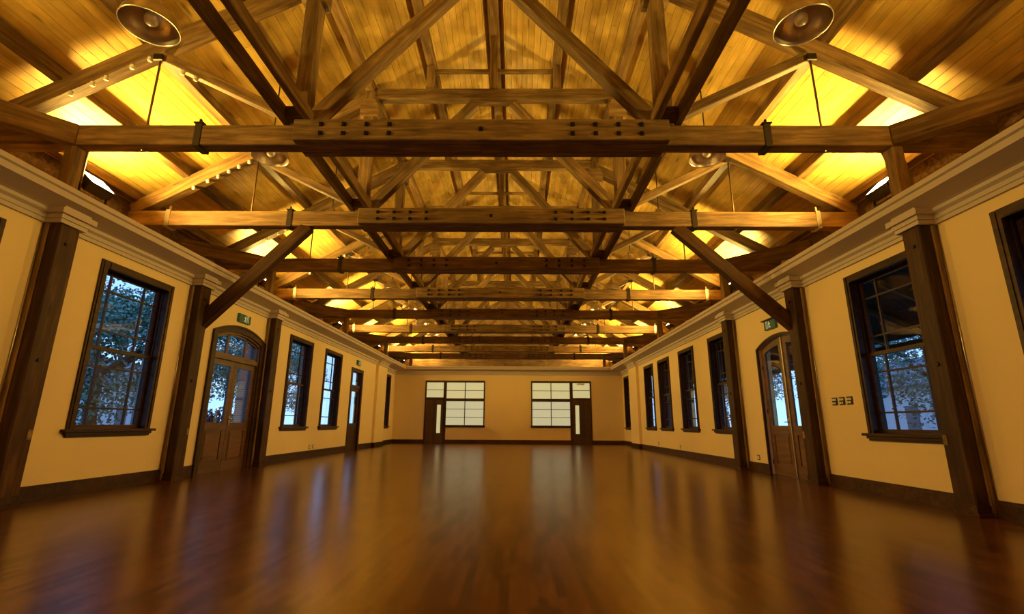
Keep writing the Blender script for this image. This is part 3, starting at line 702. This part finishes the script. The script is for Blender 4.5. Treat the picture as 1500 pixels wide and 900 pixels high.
for s in (-1, 1):     # one more pair over the part of the hall behind the viewer
    names_ = names[0]; y = T[0]-2*SP
    ld = bpy.data.lights.new('flood_light', 'AREA'); ld.shape = 'RECTANGLE'; ld.size = .24; ld.size_y = .32; ld.energy = FLOOD_W; ld.color = FLOOD_COL
    lo = bpy.data.objects.new('rear_flood_light', ld); C.objects.link(lo); lo.location = (s*6.62, y+1.12, ZC+1.0); lo.matrix_world = Matrix.Translation((s*6.9, y+1.47, ZC+1.17)) @ Matrix.Rotation(s*-math.radians(36), 4, 'Y') @ Matrix.Rotation(math.pi, 4, 'X')

# ---------------------------------------------------------------- dome lamps (unlit)
def make_dome():
    d = empty('dome_lamp', (0, 0, 0))
    q_ = .77
    pr = [(.40, 0), (.412, -.004), (.418, .006), (.408, .016), (.40, .07), (.37, .14), (.31, .21), (.23, .265), (.14, .295), (.085, .305), (.085, .36), (.06, .40), (0, .41),
          ]
    lathe('shade', [(r*q_, z) for r, z in pr+[(0, .40), (.05, .39), (.075, .355), (.075, .295), (.135, .283), (.222, .253), (.30, .20), (.36, .135), (.39, .07), (.397, .01), (.40, 0)]], M_shade, d, 40)
    bl = lathe('bulb', [(0, .03), (.04, .037), (.068, .06), (.078, .10), (.072, .14), (.055, .18), (.038, .22), (.035, .27), (0, .27)], M_bulb, d, 20)
    rod('cord', (0, 0, .40), (0, 0, 1.77), .012, M_iron, d, 8)
    bm = bmesh.new(); cyl(bm, (0, 0, 1.72), (0, 0, 1.77), .06, n=12); mesh('canopy', bm, M_iron, d)
    bm = bmesh.new()
    for q in range(6):
        a = 6.283*q/6; cyl(bm, (.06*math.cos(a), .06*math.sin(a), .43), (.075*math.cos(a), .075*math.sin(a), .31), .006, n=5)
    mesh('cage', bm, M_shade, d); return d
dm = make_dome(); first = True
for i in range(8):
    for s in (-1, 1):
        o = dm if first else copy_tree(dm); first = False
        X = XT+s*3.95; o.location = (X, T[i]-1.4, 5.67)
        tag(o, 'metal dome lamp hanging on the %s side before the %s truss' % ('left' if s < 0 else 'right', names[i]), 'lamp', 'dome lamps hanging under the roof')

# ---------------------------------------------------------------- signs, switches, sockets
def exit_sign(side, c, z, w, h, label, flip=False):
    loc, rz = FR[side]; p = Vector(loc)+Matrix.Rotation(rz, 3, 'Z') @ Vector((lx(side, c), 0, 0))
    e = empty('exit_sign', (p.x, p.y, z), rz, label, 'sign')
    box('sign_box', -w/2, w/2, -.06, 0, 0, h, M_green, e, .006)
    bm = bmesh.new(); k = h/1.0; f = -.0645
    def q(pts): prism(bm, [((-1 if flip else 1)*a*k, b*k) for a, b in pts], f, -.0605)
    # running figure
    cxh, czh = .02, .80
    q([(cxh+.07*math.cos(6.283*i/10), czh+.07*math.sin(6.283*i/10)) for i in range(10)])
    q([(-.06, .40), (.06, .42), (.08, .70), (-.08, .72)]); q([(-.08, .70), (-.24, .60), (-.22, .54), (-.05, .62)]); q([(.05, .68), (.20, .56), (.17, .51), (.03, .60)])
    q([(.0, .42), (.16, .30), (.10, .10), (.04, .10), (.08, .28), (-.06, .40)]); q([(-.06, .44), (-.14, .26), (-.32, .20), (-.30, .13), (-.08, .20), (.02, .40)])
    # doorway frame
    q([(.34, .08), (.40, .08), (.40, .92), (.34, .92)]); q([(.62, .08), (.68, .08), (.68, .92), (.62, .92)]); q([(.40, .86), (.62, .86), (.62, .92), (.40, .92)])
    mesh('pictogram', bm, M_signw, e); return e
exit_sign('L', 10.70, 3.20, .46, .19, 'green exit sign with a white running figure above the left arched door')
e = exit_sign('R', 10.10, 3.0, .44, .19, 'green exit sign above the right arched door, beside the slanting brace', True)
box('sign_hood', -.26, .26, -.10, 0, .192, .215, M_frame, e)
exit_sign('L', 18.98, 3.22, .40, .19, 'small dark exit sign above the narrow door of the left wall')
for k in range(3):
    y = 8.41-.19*k
    e = empty('switch_plate', (W, y, 1.34), -math.pi/2, '%s of the three switch plates near the arched door of the right wall' % ['leftmost', 'middle', 'rightmost'][k], 'switch', 'switch plates on the right wall')
    box('plate', -.07, .07, -.012, 0, 0, .13, M_iron, e, .003)
    for a in (-.045, -.006, .033): box('rocker', a-.014, a+.014, -.018, -.012, .075, .11, M_white_p, e)
    for a in (-.04, .01): box('rocker', a-.014, a+.018, -.018, -.012, .02, .055, M_white_p, e)
def socket(side, c, z, label, n):
    loc, rz = FR[side]; p = Vector(loc)+Matrix.Rotation(rz, 3, 'Z') @ Vector((lx(side, c), 0, 0))
    e = empty('wall_socket', (p.x, p.y, z), rz, label, 'socket', 'wall sockets above the baseboards'); box('plate', -.06, .06, -.01, 0, 0, .11, M_rod, e, .003); box('socket_face', -.04, .04, -.014, -.01, .02, .09, M_white_p, e)
socket('L', 15.10, .24, 'nearer of two sockets low on the left wall between sash windows', 0); socket('L', 15.36, .24, 'farther of two sockets low on the left wall between sash windows', 0)
socket('R', 11.32, .25, 'socket low on the right wall beside the arched door', 0); socket('R', 16.6, .25, 'socket low on the right wall under the sash windows', 0); socket('R', 19.1, .25, 'farthest socket low on the right wall', 0)

# ---------------------------------------------------------------- outside: veranda, piers, garden
for s, sd in ((-1, 'left'), (1, 'right')):
    a, b = sorted((s*(W+TH), s*8.3)); o = box('veranda_floor', a, b, YB, 33, -.15, -.02, M_paving); tag(o, 'paved veranda outside the %s wall' % sd, kind='structure')
    for k, y in enumerate([3.0, 6.9, 10.88, 14.76, 18.75, 22.3, 25.9]):
        if s > 0: y = [3.7, 7.68, 11.56, 15.0, 18.0, 21.0, 24.2][k]
        o = box('brick_pier', s*7.75-.22, s*7.75+.22, y-.22, y+.22, -.02, ZC-.10, M_brick, None, .01)
        tag(o, 'red brick veranda pier outside the %s windows, number %s from the viewer' % (sd, ['one', 'two', 'three', 'four', 'five', 'six', 'seven'][k]), 'pier', 'brick piers of the veranda')
    vc = box('veranda_ceiling', *sorted((s*(W+TH+.01), s*7.66)), YB, 27, ZC-.085, ZC-.065, M_dark); tag(vc, 'dark boarded veranda ceiling outside the %s wall' % sd, kind='structure')
    for k in range(11):
        y = -3+k*2.8-11; bx = .8; box('joist', -.76, .76, y-.06, y+.06, -.17, -.011, M_dark, vc)
# the right veranda has a low sloping eave, its rafters seen from inside
bm = bmesh.new(); prism(bm, [(7.4, 3.93), (9.4, 2.98), (9.4, 3.06), (7.4, 4.01)], YB, 27); mesh('eave_boards', bm, M_dark, vc).location = -vc.location
for k in range(26):
    y = -4+k*1.2; b_ = bar('eave_rafter', Vector((7.45, y, 3.84))-vc.location, Vector((9.38, y, 2.92))-vc.location, .07, .12, M_timber, vc, bev=0)
bar('eave_beam', Vector((9.3, YB, 2.80))-vc.location, Vector((9.3, 27, 2.80))-vc.location, .12, .14, M_timber, vc, bev=0)
g = box('ground', -60, 60, -20, 90, -.4, -.16, M_soil); tag(g, 'dim garden ground outside the hall', kind='structure')
def leaves(bm, c, r, n, sz):
    for _ in range(n):
        v = Vector((R.gauss(0, 1), R.gauss(0, 1), R.gauss(0, 1))); v = v.normalized()*(r*(R.random()**.4)); p = c+Vector((v.x, v.y, v.z*.75))
        a = Vector((R.gauss(0, 1), R.gauss(0, 1), R.gauss(0, 1))).normalized(); b = a.orthogonal().normalized(); s_ = sz*R.uniform(.6, 1.3)
        vs = [bm.verts.new(p+a*s_), bm.verts.new(p+b*s_*.5), bm.verts.new(p-a*s_), bm.verts.new(p-b*s_*.5)]; bm.faces.new(vs)
def tree(x, y, h, spread, label, nl=260, mat=None, lowz=1.6):
    t = empty('garden_tree', (x, y, -.16), 0, label, 'tree', 'garden trees outside')
    bm = bmesh.new(); lf = bmesh.new()
    def br(p, d, L, r, lv):
        n = 3
        for i in range(n):
            q = p+d*L/n; cyl(bm, p, q, r, r*.86, n=7, cap=False); r *= .86; p = q
            d = (d+Vector((R.gauss(0, .16), R.gauss(0, .16), R.gauss(.02, .1)))).normalized()
        if lv >= 3: leaves(lf, p, .8, nl, .065); return
        for k in range(3 if lv else 4):
            a = R.uniform(0, 6.28); dd = (d*.6+Vector((math.cos(a), math.sin(a), R.uniform(-.1, .5)))*.75).normalized()
            br(p, dd, L*.68*spread, r*.68, lv+1)
    br(Vector((0, 0, 0)), Vector((R.gauss(0, .1), R.gauss(0, .1), 1)).normalized(), h*.38, .22, 0)
    for _ in range(22):
        v = Vector((R.gauss(0, 1), R.gauss(0, 1), R.gauss(0, 1))).normalized()*R.uniform(.5, 1)
        leaves(lf, Vector((v.x*h*.30, v.y*h*.30, h*.48+v.z*h*.30)), 1.0, 330, .07)
    mesh('trunk', bm, M_bark, t, True); f = mesh('foliage', lf, mat or M_leaf, t, recalc=False); f['kind'] = 'stuff'
    return t
tl = [(-11.6, 13.8, 6.6, 1.0), (-14.2, 22.5, 7.5, 1), (-12.0, 7.6, 6, .9), (-15.5, 33, 8, 1), (-9, 46, 8, 1), (-18.5, 14, 8, 1), (-23, 44, 9, 1),
      (12.9, 14.4, 6.6, .85), (12.6, 19.5, 7, .9), (12.6, 26.5, 7, .9), (18.5, 15, 8, .9), (15, 34, 9, 1)]
tn = ['leafy garden tree seen through the big left window', 'taller garden tree outside the left arched door', 'garden tree closest to the viewer on the left', 'garden tree far along the left side', 'garden tree beyond the left end of the hall', 'broad garden tree set back on the left', 'distant tall tree at the left back',
      'leafy garden tree seen through the big right window', 'garden tree outside the right arched door', 'garden tree farther along the right side', 'broad garden tree set back on the right', 'distant garden tree at the right back']
for (x, y, h, sp), l in zip(tl, tn): tree(x, y, h, sp, l)
# red leaved shrub outside the left arched door
sh = empty('garden_shrub', (-9.6, 16.6, -.16), 0, 'low reddish shrub outside the left arched door', 'shrub'); bm = bmesh.new()
for k in range(5): cyl(bm, (0, 0, 0), (R.uniform(-.5, .5), R.uniform(-.5, .5), 1.0), .03, .01, 6)
mesh('stems', bm, M_bark, sh); lf = bmesh.new()
for k in range(7): leaves(lf, Vector((R.uniform(-.8, .8), R.uniform(-.8, .8), R.uniform(.5, 1.5))), .5, 260, .06)
f = mesh('foliage', lf, M_leafr, sh, recalc=False); f['kind'] = 'stuff'
def house(x, y, w, d, h, rz, label):
    e = empty('garden_house', (x, y, -.16), rz, label, 'building')
    box('walls', -w/2, w/2, -d/2, d/2, 0, h, M_house, e)
    bm = bmesh.new(); prism(bm, [(-w/2-.4, h), (w/2+.4, h), (0, h+w*.28)], -d/2-.4, d/2+.4); mesh('roof', bm, M_roofing, e)
    for k in range(4):
        yy = -d/2+d*(k+.5)/4; 
        for sx_ in (-1, 1):
            a, b = sorted((sx_*w/2, sx_*(w/2+.05))); fr = box('window_frame', a, b, yy-.5, yy+.5, .9, 2.3, M_roofing, e)
house(-30, 30, 8, 22, 3.6, .1, 'pale low building in the garden on the left'); house(27, 30, 8, 20, 3.4, -.1, 'pale low building in the garden on the right')
